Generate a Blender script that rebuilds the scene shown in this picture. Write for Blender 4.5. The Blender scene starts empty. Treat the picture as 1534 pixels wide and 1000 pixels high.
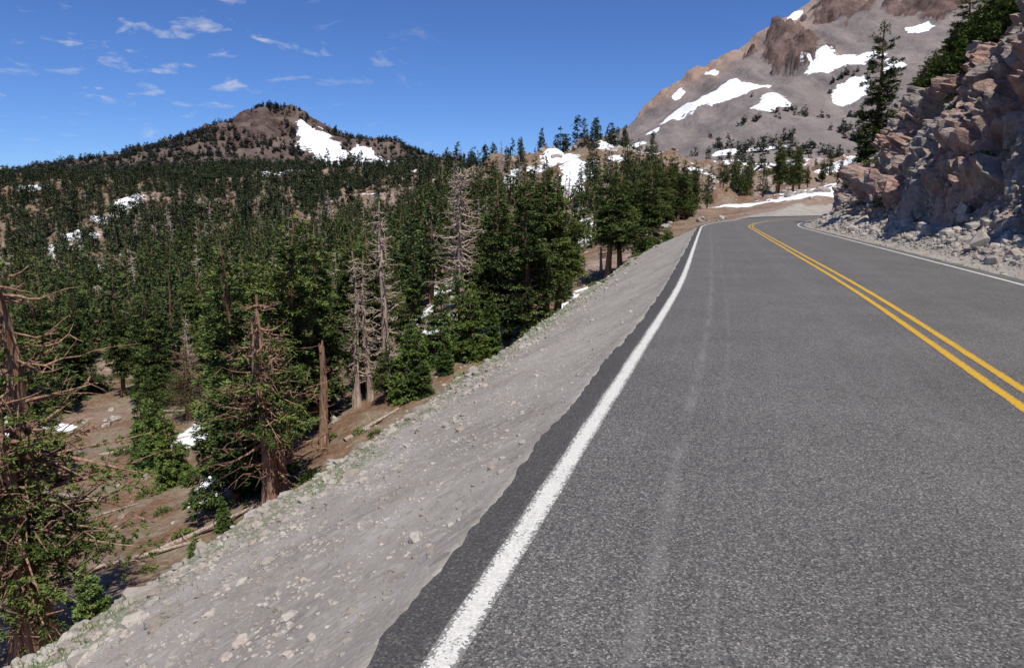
import bpy, math, random, bmesh
import numpy as np
from mathutils import Vector
random.seed(5)
rng = np.random.default_rng(11)
SC = bpy.context.scene
COL = SC.collection

# ------------------------------------------------------------ numeric helpers
def _h(ix, iy, iz, seed):
    n = (ix * 73856093) ^ (iy * 19349663) ^ (iz * 83492791) ^ (seed * 26544357 + 977)
    n &= 0xffffffff
    n ^= n >> 13
    n = (n * 1274126177) & 0xffffffff
    n ^= n >> 16
    n = (n * 668265263) & 0xffffffff
    n ^= n >> 15
    return n / 4294967296.0

def vnoise(x, y, z, seed):
    x, y, z = np.broadcast_arrays(np.asarray(x, float), np.asarray(y, float), np.asarray(z, float))
    fx, fy, fz = np.floor(x), np.floor(y), np.floor(z)
    ix, iy, iz = fx.astype(np.int64), fy.astype(np.int64), fz.astype(np.int64)
    tx, ty, tz = x - fx, y - fy, z - fz
    tx = tx*tx*(3-2*tx); ty = ty*ty*(3-2*ty); tz = tz*tz*(3-2*tz)
    r = 0
    flat = np.all(z == 0)
    for dz in ((0,) if flat else (0, 1)):
        wz = 1 if flat else (tz if dz else 1-tz)
        for dy in (0, 1):
            wy = ty if dy else 1-ty
            for dx in (0, 1):
                wx = tx if dx else 1-tx
                r = r + wx*wy*wz*_h(ix+dx, iy+dy, iz+dz, seed)
    return r*2-1

def fbm(x, y, z=0.0, o=4, seed=0, gain=.5):
    a = 1; s = 0; t = 0; f = 1
    for i in range(o):
        s = s + a*vnoise(np.asarray(x)*f, np.asarray(y)*f, np.asarray(z)*f, seed+i*17)
        t += a; a *= gain; f *= 2.03
    return s/t*1.5

def sm(x, a, b):
    t = np.clip((np.asarray(x, float)-a)/(b-a), 0, 1)
    return t*t*(3-2*t)

def facet(P, scale, seed):
    q = P/scale
    b = np.floor(q).astype(np.int64)
    best = np.full(len(P), 1e9); second = np.full(len(P), 1e9); val = np.zeros(len(P))
    for i in (-1, 0, 1):
        for j in (-1, 0, 1):
            for k in (-1, 0, 1):
                cx, cy, cz = b[:, 0]+i, b[:, 1]+j, b[:, 2]+k
                fx = cx+_h(cx, cy, cz, seed); fy = cy+_h(cx, cy, cz, seed+1); fz = cz+_h(cx, cy, cz, seed+2)
                dx, dy, dz = q[:, 0]-fx, q[:, 1]-fy, q[:, 2]-fz
                d = dx*dx+dy*dy+dz*dz
                r = _h(cx, cy, cz, seed+3)-.5
                v = r + .9*(dx*(_h(cx, cy, cz, seed+4)-.5)+dy*(_h(cx, cy, cz, seed+5)-.5)+dz*(_h(cx, cy, cz, seed+6)-.5))
                m = d < best
                second = np.where(m, best, np.minimum(second, d))
                val = np.where(m, v, val); best = np.where(m, d, best)
    crack = np.sqrt(second)-np.sqrt(best)
    return val - .35*np.clip(1-crack/.12, 0, 1)

def mk_mesh(name, V, facelist, mats, matidx=None, attrs=None, smooth=False, uv=None):
    me = bpy.data.meshes.new(name)
    V = np.asarray(V, np.float32)
    me.vertices.add(len(V)); me.vertices.foreach_set("co", V.ravel())
    nl = sum(f.size for f in facelist); nf = sum(len(f) for f in facelist)
    me.loops.add(nl); me.polygons.add(nf)
    li = np.concatenate([f.ravel() for f in facelist]).astype(np.int32)
    tot = np.concatenate([np.full(len(f), f.shape[1]) for f in facelist])
    st = np.concatenate([[0], np.cumsum(tot)[:-1]]).astype(np.int32)
    me.loops.foreach_set("vertex_index", li)
    me.polygons.foreach_set("loop_start", st)
    if matidx is not None:
        me.polygons.foreach_set("material_index", np.asarray(matidx, np.int32))
    me.polygons.foreach_set("use_smooth", np.full(nf, smooth))
    if attrs:
        for k, a in attrs.items():
            at = me.attributes.new(k, 'FLOAT', 'POINT')
            at.data.foreach_set("value", np.asarray(a, np.float32))
    if uv is not None:
        u = me.uv_layers.new(name="UVMap")
        u.data.foreach_set("uv", np.asarray(uv, np.float32)[li].ravel())
    me.update(calc_edges=True); me.validate()
    for m in mats: me.materials.append(m)
    return me

def mk_obj(name, me, loc=(0, 0, 0), rotz=0, scale=1, parent=None):
    o = bpy.data.objects.new(name, me)
    o.location = loc; o.rotation_euler = (0, 0, rotz)
    o.scale = (scale,)*3 if np.isscalar(scale) else scale
    if parent: o.parent = parent
    COL.objects.link(o); return o

def grid_faces(nr, nc, wrap=False):
    i = np.arange(nr-1)[:, None]*nc; j = np.arange(nc if wrap else nc-1)[None, :]
    j2 = (j+1) % nc
    return np.stack([i+j, i+j2, i+nc+j2, i+nc+j], -1).reshape(-1, 4)

# ------------------------------------------------------------ material helper
class M:
    def __init__(s, name, rough=.9, spec=.2):
        s.m = bpy.data.materials.new(name); s.m.use_nodes = True
        s.nt = s.m.node_tree; s.b = s.nt.nodes["Principled BSDF"]
        s.b.inputs["Roughness"].default_value = rough
        s.b.inputs["Specular IOR Level"].default_value = spec
    def n(s, t, **k):
        nd = s.nt.nodes.new(t)
        for a, v in k.items(): setattr(nd, a, v)
        return nd
    def put(s, sock, v):
        if isinstance(v, bpy.types.NodeSocket): s.nt.links.new(v, sock)
        elif isinstance(v, (tuple, list)):
            sock.default_value = tuple(v)+(1,) if len(v) == 3 and len(sock.default_value) == 4 else v
        else: sock.default_value = v
    def pos(s): return s.n('ShaderNodeNewGeometry').outputs['Position']
    def objc(s): return s.n('ShaderNodeTexCoord').outputs['Object']
    def attr(s, a): return s.n('ShaderNodeAttribute', attribute_name=a).outputs['Fac']
    def mapv(s, v, sc=(1, 1, 1), rot=(0, 0, 0)):
        nd = s.n('ShaderNodeMapping'); s.put(nd.inputs['Vector'], v)
        nd.inputs['Scale'].default_value = sc; nd.inputs['Rotation'].default_value = rot
        return nd.outputs[0]
    def noise(s, v, sc, det=4, r=.55):
        nd = s.n('ShaderNodeTexNoise'); s.put(nd.inputs['Vector'], v)
        nd.inputs['Scale'].default_value = sc; nd.inputs['Detail'].default_value = det
        nd.inputs['Roughness'].default_value = r
        return nd.outputs['Fac']
    def vor(s, v, sc, out='Distance', feature='F1'):
        nd = s.n('ShaderNodeTexVoronoi', feature=feature); s.put(nd.inputs['Vector'], v)
        nd.inputs['Scale'].default_value = sc
        return nd.outputs[out]
    def mr(s, v, a, b, c=0., d=1., smooth=False):
        nd = s.n('ShaderNodeMapRange'); s.put(nd.inputs[0], v)
        if smooth: nd.interpolation_type = 'SMOOTHSTEP'
        for i, q in enumerate((a, b, c, d)): nd.inputs[i+1].default_value = q
        return nd.outputs[0]
    def ma(s, op, a, b=0.):
        nd = s.n('ShaderNodeMath', operation=op); s.put(nd.inputs[0], a); s.put(nd.inputs[1], b)
        return nd.outputs[0]
    def mix(s, f, a, b, bt='MIX'):
        nd = s.n('ShaderNodeMix', data_type='RGBA', blend_type=bt)
        s.put(nd.inputs[0], f); s.put(nd.inputs[6], a); s.put(nd.inputs[7], b)
        return nd.outputs[2]
    def ramp(s, f, stops):
        nd = s.n('ShaderNodeValToRGB'); s.put(nd.inputs[0], f)
        cr = nd.color_ramp
        while len(cr.elements) < len(stops): cr.elements.new(.5)
        for e, (p, c) in zip(cr.elements, stops):
            e.position = p; e.color = tuple(c)+(1,)
        return nd.outputs[0]
    def col(s, v): s.put(s.b.inputs['Base Color'], v)
    def bump(s, hgt, st=.5, dist=.05, prev=None):
        nd = s.n('ShaderNodeBump'); nd.inputs['Strength'].default_value = st
        nd.inputs['Distance'].default_value = dist; s.put(nd.inputs['Height'], hgt)
        if prev is not None: s.put(nd.inputs['Normal'], prev)
        s.put(s.b.inputs['Normal'], nd.outputs[0]); return nd.outputs[0]
    def sep(s, v):
        nd = s.n('ShaderNodeSeparateXYZ'); s.put(nd.inputs[0], v); return nd.outputs

# ------------------------------------------------------------ road geometry
ctrl = np.array([(-16.4, -60), (-6.9, -30), (-.63, -10), (4.27, 5.49), (6.45, 12.4), (9.65, 23.6), (14.6, 41),
                 (17.6, 51), (22, 61), (29, 73), (40, 85), (56, 95), (78, 102), (110, 108), (150, 112)], float)
def catmull(c, step=1.0):
    out = []
    for i in range(len(c)-1):
        p0 = c[max(i-1, 0)]; p1 = c[i]; p2 = c[i+1]; p3 = c[min(i+2, len(c)-1)]
        L = np.linalg.norm(p2-p1); n = max(int(L/step), 2)
        m1 = (p2-p0)/(np.linalg.norm(p2-p0)+1e-9)*L; m2 = (p3-p1)/(np.linalg.norm(p3-p1)+1e-9)*L
        for t in np.linspace(0, 1, n, endpoint=False):
            h1 = 2*t**3-3*t**2+1; h2 = -2*t**3+3*t**2; h3 = t**3-2*t**2+t; h4 = t**3-t**2
            out.append(h1*p1+h2*p2+h3*m1+h4*m2)
    out.append(c[-1]); return np.array(out)
CL = catmull(ctrl, 1.0)
for _ in range(6): CL[1:-1] = (CL[:-2]+2*CL[1:-1]+CL[2:])/4
ARC = np.concatenate([[0], np.cumsum(np.linalg.norm(np.diff(CL, axis=0), axis=1))])
def cl_at(s):
    x = np.interp(s, ARC, CL[:, 0]); y = np.interp(s, ARC, CL[:, 1])
    e = 1.2
    tx = np.interp(s+e, ARC, CL[:, 0])-np.interp(s-e, ARC, CL[:, 0]); ty = np.interp(s+e, ARC, CL[:, 1])-np.interp(s-e, ARC, CL[:, 1])
    l = np.hypot(tx, ty)+1e-9
    return x, y, tx/l, ty/l
SEG = CL[::2]; SEGA = ARC[::2]
def roadsd(x, y):
    x = np.asarray(x, float); y = np.asarray(y, float)
    best = np.full(x.shape, 1e12); sd = np.full(x.shape, -1e4); ss = np.zeros(x.shape)
    for i in range(len(SEG)-1):
        a = SEG[i]; d = SEG[i+1]-a; L = np.hypot(*d); d = d/L
        px, py = x-a[0], y-a[1]
        t = np.clip(px*d[0]+py*d[1], 0, L)
        qx, qy = px-d[0]*t, py-d[1]*t
        q = qx*qx+qy*qy; m = q < best
        best = np.where(m, q, best)
        cr = px*d[1]-py*d[0]
        sd = np.where(m, np.sign(cr)*np.sqrt(q), sd); ss = np.where(m, SEGA[i]+t, ss)
    return sd, ss
def s_of_y(y): return float(np.interp(y, CL[:, 1], ARC))
S70, S82 = s_of_y(66), s_of_y(84)
def Wl(s): return 3.6+4.0*sm(s, S70, S82)

NP = np.array([
 (-6,1,-9),(-10,8,-10.5),(-14.7,18,-11.6),(-30,6,-14),(-20,-20,-12),(-21,30,-14),(-20,38,-14.5),(-24,49,-15.5),
 (-11.5,30,-11.8),(-9.7,42,-10.6),(-57,80,-18.5),(-38,75,-17.5),(-45,40,-16.5),(-13,80,-12.8),(1,48,-8.2),(10,66,-5.6),
 (-5,70,-8.5),(-113,150,-19.5),(-61,170,-13.9),(-10,150,-4.8),(10,110,-4.1),(13.5,170,2.4),(16,230,15),(36,262,23),
 (-12,262,15),(25,400,14),(33,150,2.6),(44,130,1.6),(22,100,-1.5),(66,160,5),(80,250,11),(170,400,22),(-260,350,-13),
 (-165,300,-11),(-440,600,24),(-297,550,20),(-123,350,3.4),(-160,500,22),(-32,200,-6.9),(-61,380,10.6),(-55,480,24),
 (-10,600,20),(200,600,28),(300,580,30),(0,1200,22),(-900,1000,15),(600,1000,25),(0,5000,10),(-4000,3000,10),
 (4000,3000,10),(60,60,14),(100,50,20),(200,200,26),(3,20,-7),(0,5,-8)], float)
def nspace(x, y):
    az = np.clip(np.arctan2(x, y), -1.25, 1.1); r = np.hypot(x, y)
    return az/.3, np.log(np.maximum(r, 1.5))
_nu, _nv = nspace(NP[:, 0], NP[:, 1])
def _k(d2): return .5*d2*np.log(d2+1e-9)
_A = _k((_nu[:, None]-_nu)**2+(_nv[:, None]-_nv)**2)+np.eye(len(NP))*.02
_P = np.stack([np.ones(len(NP)), _nu, _nv], 1)
_S = np.block([[_A, _P], [_P.T, np.zeros((3, 3))]])
_W = np.linalg.solve(_S, np.concatenate([NP[:, 2], [0, 0, 0]]))
def natural(x, y):
    u, v = nspace(x, y)
    z = _W[-3]+_W[-2]*u+_W[-1]*v
    for i in range(len(NP)): z = z+_W[i]*_k((u-_nu[i])**2+(v-_nv[i])**2)
    return np.clip(z, -26, 60)
def T(y): return np.interp(y, [0, 30, 40, 50, 60, 70, 80, 88, 95, 110], [1.04, 1.04, .95, .87, .82, .73, .58, .42, .3, .2])
def prof(u): return np.interp(u, [-1, 0, .6, 2.0, 3.4, 6.3, 12, 50, 200], [-.04, -.04, .05, .75, 4.2, 8.5, 11.5, 26, 45])

def ground(x, y, cliffgap=True, full=False):
    x = np.asarray(x, float); y = np.asarray(y, float)
    r = np.hypot(x, y)
    sd, s = roadsd(x, y)
    N = natural(x, y)
    N = N+fbm(x/70, y/70, o=4, seed=3)*4.5*sm(r, 110, 320)+fbm(x/9, y/9, o=4, seed=9)*.55*sm(-sd, 14, 26)*sm(r, 15, 60)
    N = N+np.clip(fbm(x/14, y/14, o=4, seed=13)-.15, 0, 1)*5*sm(r, 90, 150)*sm(-sd, 20, 40)
    ul = -sd-Wl(s)
    emb = -.035-.5*np.clip(ul, 0, 4.2)-.85*np.clip(ul-4.2, 0, 1e4)
    emb = emb-.03*sm(ul, 0, .3)
    k = 1.2
    hh = np.clip(.5+.5*(emb-N)/k, 0, 1)
    hl = N*(1-hh)+emb*hh+k*hh*(1-hh)*.5
    hl = np.minimum(hl, -.035+.22*np.clip(ul, 0, 1e5))
    ur = sd-3.7
    R = prof(ur)*np.where(ur < .6, 1, T(y))
    w = sm(ur, 40, 110)
    hr = R*(1-w)+np.maximum(N, 5)*w
    if cliffgap: hr = hr-1.6*sm(ur, 1.7, 3.0)*(1-sm(ur, 8.5, 11))
    h = np.where(sd < 0, np.where(ul < 0, -.035, hl), np.where(ur < 0, -.035, hr))
    det = fbm(x/1.6, y/1.6, o=3, seed=21)*.08
    u = np.where(sd < 0, ul, ur)
    h = h+det*sm(u, .3, 2.0)+fbm(x/4, y/4, o=3, seed=41)*.25*sm(u, 3, 9)
    if full: return h, sd, s, ul, ur
    return h

# snow patches: x, y, tangential half, radial half
SNOW = np.array([(-24,49,1.9,3.2),(-22.6,51.5,1.2,2),(-15.6,34,1.5,1.7),(-17,36.5,.9,1.6),(-12,78,3.2,6),(-7,62,1.5,4),(5,54,1.8,6.5),(7,61,1.8,5),(13.5,170,4.5,16),(11,115,5,14),(13,140,3,10),
 (16,230,6,18),(39,252,9,12),(18,190,5,10),(-220,400,8,20),(-215,370,9,12),(-200,320,8,16),(-190,290,9,13),(-120,200,3,7),(-69,100,2.2,6),
 (-160,500,24,30),(-110,520,26,18),(-60,460,12,20),(48,122,18,5),(66,140,14,6),(58,128,12,4),(-45,58,2,3),(-30,160,3,8),(-18,140,3,8),
 (-40,56,2.4,2.2),(110,300,16,34),(70,330,12,34),(0,200,3,12),(-20,250,6,10),(30,200,4,12),(5,215,6,8),
 (-330,480,10,14),(-70,330,7,14),(55,215,8,12),(150,420,24,34),(60,270,10,18),(-10,98,2,6),(-26,98,2.2,6),(26,150,5,8),(90,200,10,14),(75,180,7,8),(130,260,12,18)], float)
def snowf(x, y, L=SNOW):
    v = np.full(np.shape(x), -1.0)
    for px, py, a, b in L:
        r = math.hypot(px, py); ex, ey = px/r, py/r
        dx, dy = x-px, y-py
        rad = (dx*ex+dy*ey)/b; tan = (dx*ey-dy*ex)/a
        v = np.maximum(v, 1-np.sqrt(rad*rad+tan*tan))
    return v

# ------------------------------------------------------------ materials
def soil_material():
    g = M("ground_soil", .95, .1); p = g.pos()
    n1 = g.noise(p, .35, 4, .65); n2 = g.noise(p, 3.2, 5, .7); n3 = g.noise(p, 28, 3, .7)
    nf = g.noise(p, .035, 3, .6)
    floor = g.ramp(n2, [(.28, (.08, .047, .03)), (.5, (.17, .10, .064)), (.72, (.27, .185, .13))])
    dry = g.ramp(n2, [(.3, (.12, .097, .065)), (.55, (.24, .19, .135)), (.75, (.34, .30, .24))])
    c = g.mix(g.mr(n1, .42, .58), floor, dry)
    rock = g.ramp(g.noise(p, 1.1, 5, .7), [(.3, (.12, .08, .065)), (.5, (.27, .19, .155)), (.7, (.43, .35, .30))])
    c = g.mix(g.mr(nf, .50, .62), c, rock)
    gv = g.attr("gravel")
    vs = g.sep(g.vor(p, 38, 'Color'))[0]; vb = g.sep(g.vor(p, 13, 'Color'))[1]
    big = g.noise(p, .9, 5, .65)
    gc = g.ramp(big, [(.32, (.235, .21, .18)), (.5, (.315, .285, .248)), (.68, (.395, .362, .322))])
    gc = g.mix(g.mr(vs, 0, 1, 0, .5), gc, g.ramp(n3, [(.3, (.16, .142, .122)), (.5, (.32, .29, .252)), (.72, (.51, .475, .43))]))
    gc = g.mix(g.mr(vb, .84, .93, 0, .5), gc, (.44, .405, .36))
    gc = g.mix(g.mr(vb, .0, .08, .5, 0), gc, (.16, .14, .12))
    gc = g.mix(g.mr(n2, .54, .74, 0, .35), gc, (.24, .20, .16))
    c = g.mix(g.mr(g.ma('ADD', gv, g.mr(n2, 0, 1, -.3, .3)), .35, .65), c, gc)
    gr = g.attr("grass")
    gf = g.mr(g.ma('ADD', gr, g.mr(g.noise(p, 5, 4, .7), .3, .7, -1, 0)), -.15, .35)
    c = g.mix(g.ma('MULTIPLY', gf, .65), c, (.15, .19, .075))
    sn = g.attr("snow")
    sf = g.mr(g.ma('ADD', sn, g.mr(g.noise(p, .5, 5, .65), .2, .8, -.5, .5)), .0, .06)
    sc = g.mix(g.mr(n1, .4, .75), (.86, .87, .89), (.70, .69, .67))
    c = g.mix(sf, c, sc); g.col(c)
    hh = g.ma('ADD', g.ma('MULTIPLY', n3, .5), g.ma('MULTIPLY', vs, .3))
    hh = g.ma('ADD', hh, g.ma('MULTIPLY', n2, .9))
    hh = g.ma('MULTIPLY', hh, g.mr(sf, 0, 1, 1, .08))
    g.bump(hh, .6, .032)
    return g.m

def asphalt_material():
    g = M("asphalt", .82, .3)
    uv = g.n('ShaderNodeUVMap', uv_map="UVMap").outputs[0]; p = g.pos()
    lat = g.sep(uv)[0]
    big = g.noise(p, .6, 4, .6)
    base = g.ramp(big, [(.3, (.108, .103, .099)), (.7, (.142, .136, .131))])
    cell = g.sep(g.vor(p, 125, 'Color'))
    sp = g.ramp(cell[0], [(0, (.36, .36, .36)), (.5, (.82, .82, .82)), (.85, (1.3, 1.28, 1.26)), (1, (2.4, 2.3, 2.2))])
    c = g.mix(1., base, sp, 'MULTIPLY')
    st = g.noise(g.mapv(uv, (9, .12, 1)), 1., 4, .6)
    c = g.mix(g.mr(st, .52, .74, 0, .18), c, (.20, .193, .186))
    wob = g.ma('MULTIPLY', g.ma('SUBTRACT', g.noise(g.mapv(uv, (0, .08, 1)), 1., 1), .5), .3)
    l2 = g.ma('ADD', lat, wob)
    brk = g.mr(g.noise(g.mapv(uv, (6, 1.5, 1)), 1., 5, .75), .38, .62)
    for ctr, wd, am in ((-2.68, .07, .3), (-2.42, .04, .16), (-.95, .3, .10), (1.1, .3, .1)):
        f = g.mr(g.ma('ABSOLUTE', g.ma('SUBTRACT', l2, ctr)), 0, wd, am, 0, True)
        c = g.mix(g.ma('MULTIPLY', f, brk), c, (.30, .29, .28))
    ed = g.mr(g.ma('ADD', lat, g.mr(g.noise(p, 9, 4, .7), 0, 1, -.05, .05)), -3.4, -3.36, 1, 0)
    c = g.mix(g.ma('MULTIPLY', ed, .62), c, (.036, .034, .032))
    g.col(c)
    g.bump(cell[1], .45, .004)
    return g.m

def paint_material(name, colr):
    g = M(name, .7, .3); p = g.pos()
    uv = g.n('ShaderNodeUVMap', uv_map="UVMap").outputs[0]
    e = g.ma('ABSOLUTE', g.sep(uv)[0])
    n = g.noise(p, 55, 4, .75); n2 = g.noise(p, 3, 4, .6)
    c = g.mix(g.mr(n, .35, .7), tuple(v*.66 for v in colr), colr)
    cell = g.sep(g.vor(p, 110, 'Color'))[0]
    thr = g.ma('ADD', g.ma('MULTIPLY', g.mr(e, .45, 1.0), .6), g.ma('ADD', g.ma('MULTIPLY', n2, .42), g.ma('MULTIPLY', cell, .62)))
    c = g.mix(g.mr(g.ma('ADD', thr, g.ma('MULTIPLY', n, .3)), .90, 1.04, 0, .85), c, (.12, .115, .11))
    g.col(c); g.bump(g.vor(p, 95), .4, .004); return g.m

def cliff_material():
    g = M("cliff_rock", .9, .15); p = g.pos()
    n = g.noise(p, .3, 5, .65); n2 = g.noise(p, 2.2, 6, .7); n3 = g.noise(p, 14, 4, .7)
    gry = g.ramp(n2, [(.25, (.14, .122, .11)), (.5, (.31, .278, .25)), (.72, (.48, .435, .395))])
    brn = g.ramp(n2, [(.25, (.19, .115, .09)), (.5, (.41, .27, .215)), (.75, (.58, .43, .355))])
    c = g.mix(g.mr(n, .43, .56), gry, brn)
    c = g.mix(g.mr(g.noise(g.mapv(p, (1, 1, .35)), 1.6, 6, .7), .55, .68, 0, .7), c, (.095, .083, .075))
    c = g.mix(g.mr(n3, .6, .75, 0, .4), c, (.56, .51, .46))
    gr = g.attr("veg")
    c = g.mix(g.mr(g.ma('ADD', gr, g.mr(n2, .3, .7, -.6, .4)), .25, .55, 0, .6), c, (.10, .11, .055))
    g.col(c)
    b = g.bump(n3, .8, .06); g.bump(n2, .8, .3, b)
    return g.m

def stone_material(name="stone", dark=1.):
    g = M(name, .9, .15); p = g.pos()
    n = g.noise(p, 5, 2, .6)
    cell = g.sep(g.vor(p, 2.5, 'Color'))[0]
    c = g.mix(cell, (.25*dark, .224*dark, .192*dark), (.45*dark, .412*dark, .36*dark))
    c = g.mix(g.mr(n, .52, .7, 0, .5), c, (.36*dark, .255*dark, .20*dark))
    n3 = g.noise(p, 35, 3, .7)
    c = g.mix(g.mr(n3, .48, .72, 0, .45), c, (.17, .15, .13))
    g.col(c); g.bump(n3, .6, .02); return g.m

def bark_material(name, a, b, c3):
    g = M(name, .95, .1); o = g.objc()
    n = g.noise(g.mapv(o, (7, 7, .8)), 1.6, 4, .7)
    c = g.ramp(n, [(.3, a), (.5, b), (.7, c3)])
    g.col(c); g.bump(n, .9, .06); return g.m

def leaf_material(name, dk, md, lt):
    g = M(name, .8, .08)
    t = g.attr("tone")
    oi = g.n('ShaderNodeObjectInfo').outputs['Random']
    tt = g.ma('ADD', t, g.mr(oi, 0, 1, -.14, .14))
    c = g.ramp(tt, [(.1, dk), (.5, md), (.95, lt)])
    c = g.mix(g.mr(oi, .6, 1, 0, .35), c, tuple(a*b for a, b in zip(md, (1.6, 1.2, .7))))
    g.col(c)
    return g.m

def mountain_material(name, lowc, midc, highc, crag):
    g = M(name, .95, .1); p = g.pos()
    n = g.noise(p, .012, 6, .65); n2 = g.noise(p, .06, 6, .7)
    streak = g.noise(g.mapv(p, (.045, .008, .008)), 1., 5, .65)
    c = g.ramp(g.ma('ADD', g.ma('MULTIPLY', n, .5), g.ma('MULTIPLY', streak, .5)), [(.36, lowc), (.5, midc), (.64, highc)])
    c = g.mix(g.mr(n2, .5, .72, 0, .5), c, tuple(v*.55 for v in midc))
    cr = g.attr("crag")
    cn = g.ramp(g.noise(g.mapv(p, (.05, .05, .035)), 1., 7, .75), [(.32, tuple(v*.35 for v in crag)), (.5, crag), (.7, tuple(v*1.8 for v in crag))])
    c = g.mix(g.mr(g.ma('ADD', cr, g.mr(n2, 0, 1, -.25, .25)), .3, .5), c, cn)
    tan = g.attr("tan")
    c = g.mix(g.mr(g.ma('ADD', tan, g.mr(n2, 0, 1, -.3, .3)), .3, .8, 0, .75), c, (.40, .28, .215))
    sn = g.attr("snow")
    sf = g.mr(g.ma('ADD', sn, g.mr(g.noise(p, .03, 6, .65), .2, .8, -.6, .6)), .0, .05)
    c = g.mix(sf, c, (.84, .85, .88)); g.col(c)
    hb = g.ma('MULTIPLY', g.noise(p, .09, 6, .75), g.mr(sf, 0, 1, 1, .1))
    g.bump(hb, .8, 6); return g.m

MAT_soil = soil_material(); MAT_asph = asphalt_material()
MAT_white = paint_material("white_paint", (.74, .72, .67)); MAT_yel = paint_material("yellow_paint", (.68, .40, .03))
MAT_cliff = cliff_material(); MAT_stone = stone_material()
MAT_bark = bark_material("bark", (.05, .03, .02), (.18, .105, .065), (.34, .21, .14))
MAT_dead = bark_material("dead_wood", (.15, .11, .09), (.37, .29, .235), (.56, .47, .39))
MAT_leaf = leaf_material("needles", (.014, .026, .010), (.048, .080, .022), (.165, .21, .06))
MAT_leafs = leaf_material("young_needles", (.02, .042, .012), (.07, .125, .03), (.18, .25, .065))
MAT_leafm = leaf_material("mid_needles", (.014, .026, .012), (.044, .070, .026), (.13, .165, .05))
MAT_leaff = leaf_material("far_needles", (.016, .03, .02), (.036, .056, .030), (.078, .105, .048))  # bluish distance haze mixed into the needle colours
MAT_leafd = leaf_material("hazed_distant_needles", (.025, .04, .04), (.034, .05, .042), (.046, .063, .046))  # stronger aerial haze painted into the colours: bluer, lower contrast
MAT_shrub = leaf_material("shrub_leaves", (.04, .065, .02), (.09, .14, .035), (.17, .23, .06))

# ------------------------------------------------------------ terrain
az = np.radians(np.concatenate([np.linspace(-180, -60, 40, endpoint=False), np.linspace(-60, -41, 60, endpoint=False),
      np.linspace(-41, 41, 820, endpoint=False), np.linspace(41, 60, 60, endpoint=False), np.linspace(60, 180, 40, endpoint=False)]))
rr = np.geomspace(.6, 6000, 600)
X = (rr[:, None]*np.sin(az)[None, :]).ravel(); Y = (rr[:, None]*np.cos(az)[None, :]).ravel()
Z, sd, s_, ul, ur = ground(X, Y, full=True)
gravel = np.where(sd < 0, 1-sm(ul+fbm(X/1.5, Y/1.5, seed=5)*1.2, 5.0, 7.5), 1-sm(ur, 6, 9))
gravel = np.maximum(gravel, 0)
grass = np.where(sd < 0, np.exp(-((ul-3.9+.5*fbm(X/2, Y/2, seed=6))/.7)**2), 0)*sm(60-Y, 0, 30)
snow = snowf(X, Y); snow = np.where((sd < 0) & (ul < 1.2), -1, snow); snow = np.where(sd > 0, -1, snow)
me = mk_mesh("terrain", np.stack([X, Y, Z], 1), [grid_faces(len(rr), len(az), True)], [MAT_soil],
             attrs=dict(gravel=gravel, grass=grass, snow=snow), smooth=True)
mk_obj("ground_terrain", me)

# ------------------------------------------------------------ road sheets
def strip(name, mat, s0, s1, ds, lats, z, uvl=None):
    s = np.arange(s0, s1, ds); x, y, tx, ty = cl_at(s)
    V = []; UV = []
    for j, l in enumerate(lats):
        ll = l(s) if callable(l) else np.full(len(s), l)
        V.append(np.stack([x+ty*ll, y-tx*ll, np.full(len(s), z[j] if isinstance(z, list) else z)], 1))
        UV.append(np.stack([ll if uvl is None else np.full(len(s), uvl[j]), s], 1))
    V = np.stack(V, 1).reshape(-1, 3); UV = np.stack(UV, 1).reshape(-1, 2)
    me = mk_mesh(name, V, [grid_faces(len(s), len(lats))[:, ::-1]], [mat], uv=UV, smooth=False)
    return mk_obj(name, me)
Smax = ARC[-1]-2
eL = lambda s: -Wl(s)+.04+fbm(s/.9, s*0+3.3, o=6, seed=77, gain=.75)*.065
eR = lambda s: 3.68+fbm(s/.8, s*0+7.7, o=4, seed=78)*.05
lats = [lambda s: eL(s)-.03, eL, -3.42, -3, -2, -1, 0, 1, 2, 3, 3.45, eR, lambda s: eR(s)+.04]
strip("asphalt_road", MAT_asph, 2, Smax, .05, lats, [-.12]+[0.0]*11+[-.12])
wav = lambda c, sd_: (lambda s: c+fbm(s/.35, s*0+1.1*sd_, o=3, seed=80)*.006)
LU = [-1, 0, 1]
strip("white_edge_line", MAT_white, 2, Smax-1, .1, [wav(-3.37, 1), -3.305, wav(-3.24, 2)], .004, LU)
strip("white_edge_line", MAT_white, 2, Smax-1, .1, [wav(3.245, 3), 3.3, wav(3.355, 4)], .004, LU)
strip("yellow_centre_line", MAT_yel, 2, Smax-1, .1, [wav(-.165, 5), -.11, wav(-.055, 6)], .004, LU)
strip("yellow_centre_line", MAT_yel, 2, Smax-1, .1, [wav(.055, 7), .11, wav(.165, 8)], .004, LU)

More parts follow.
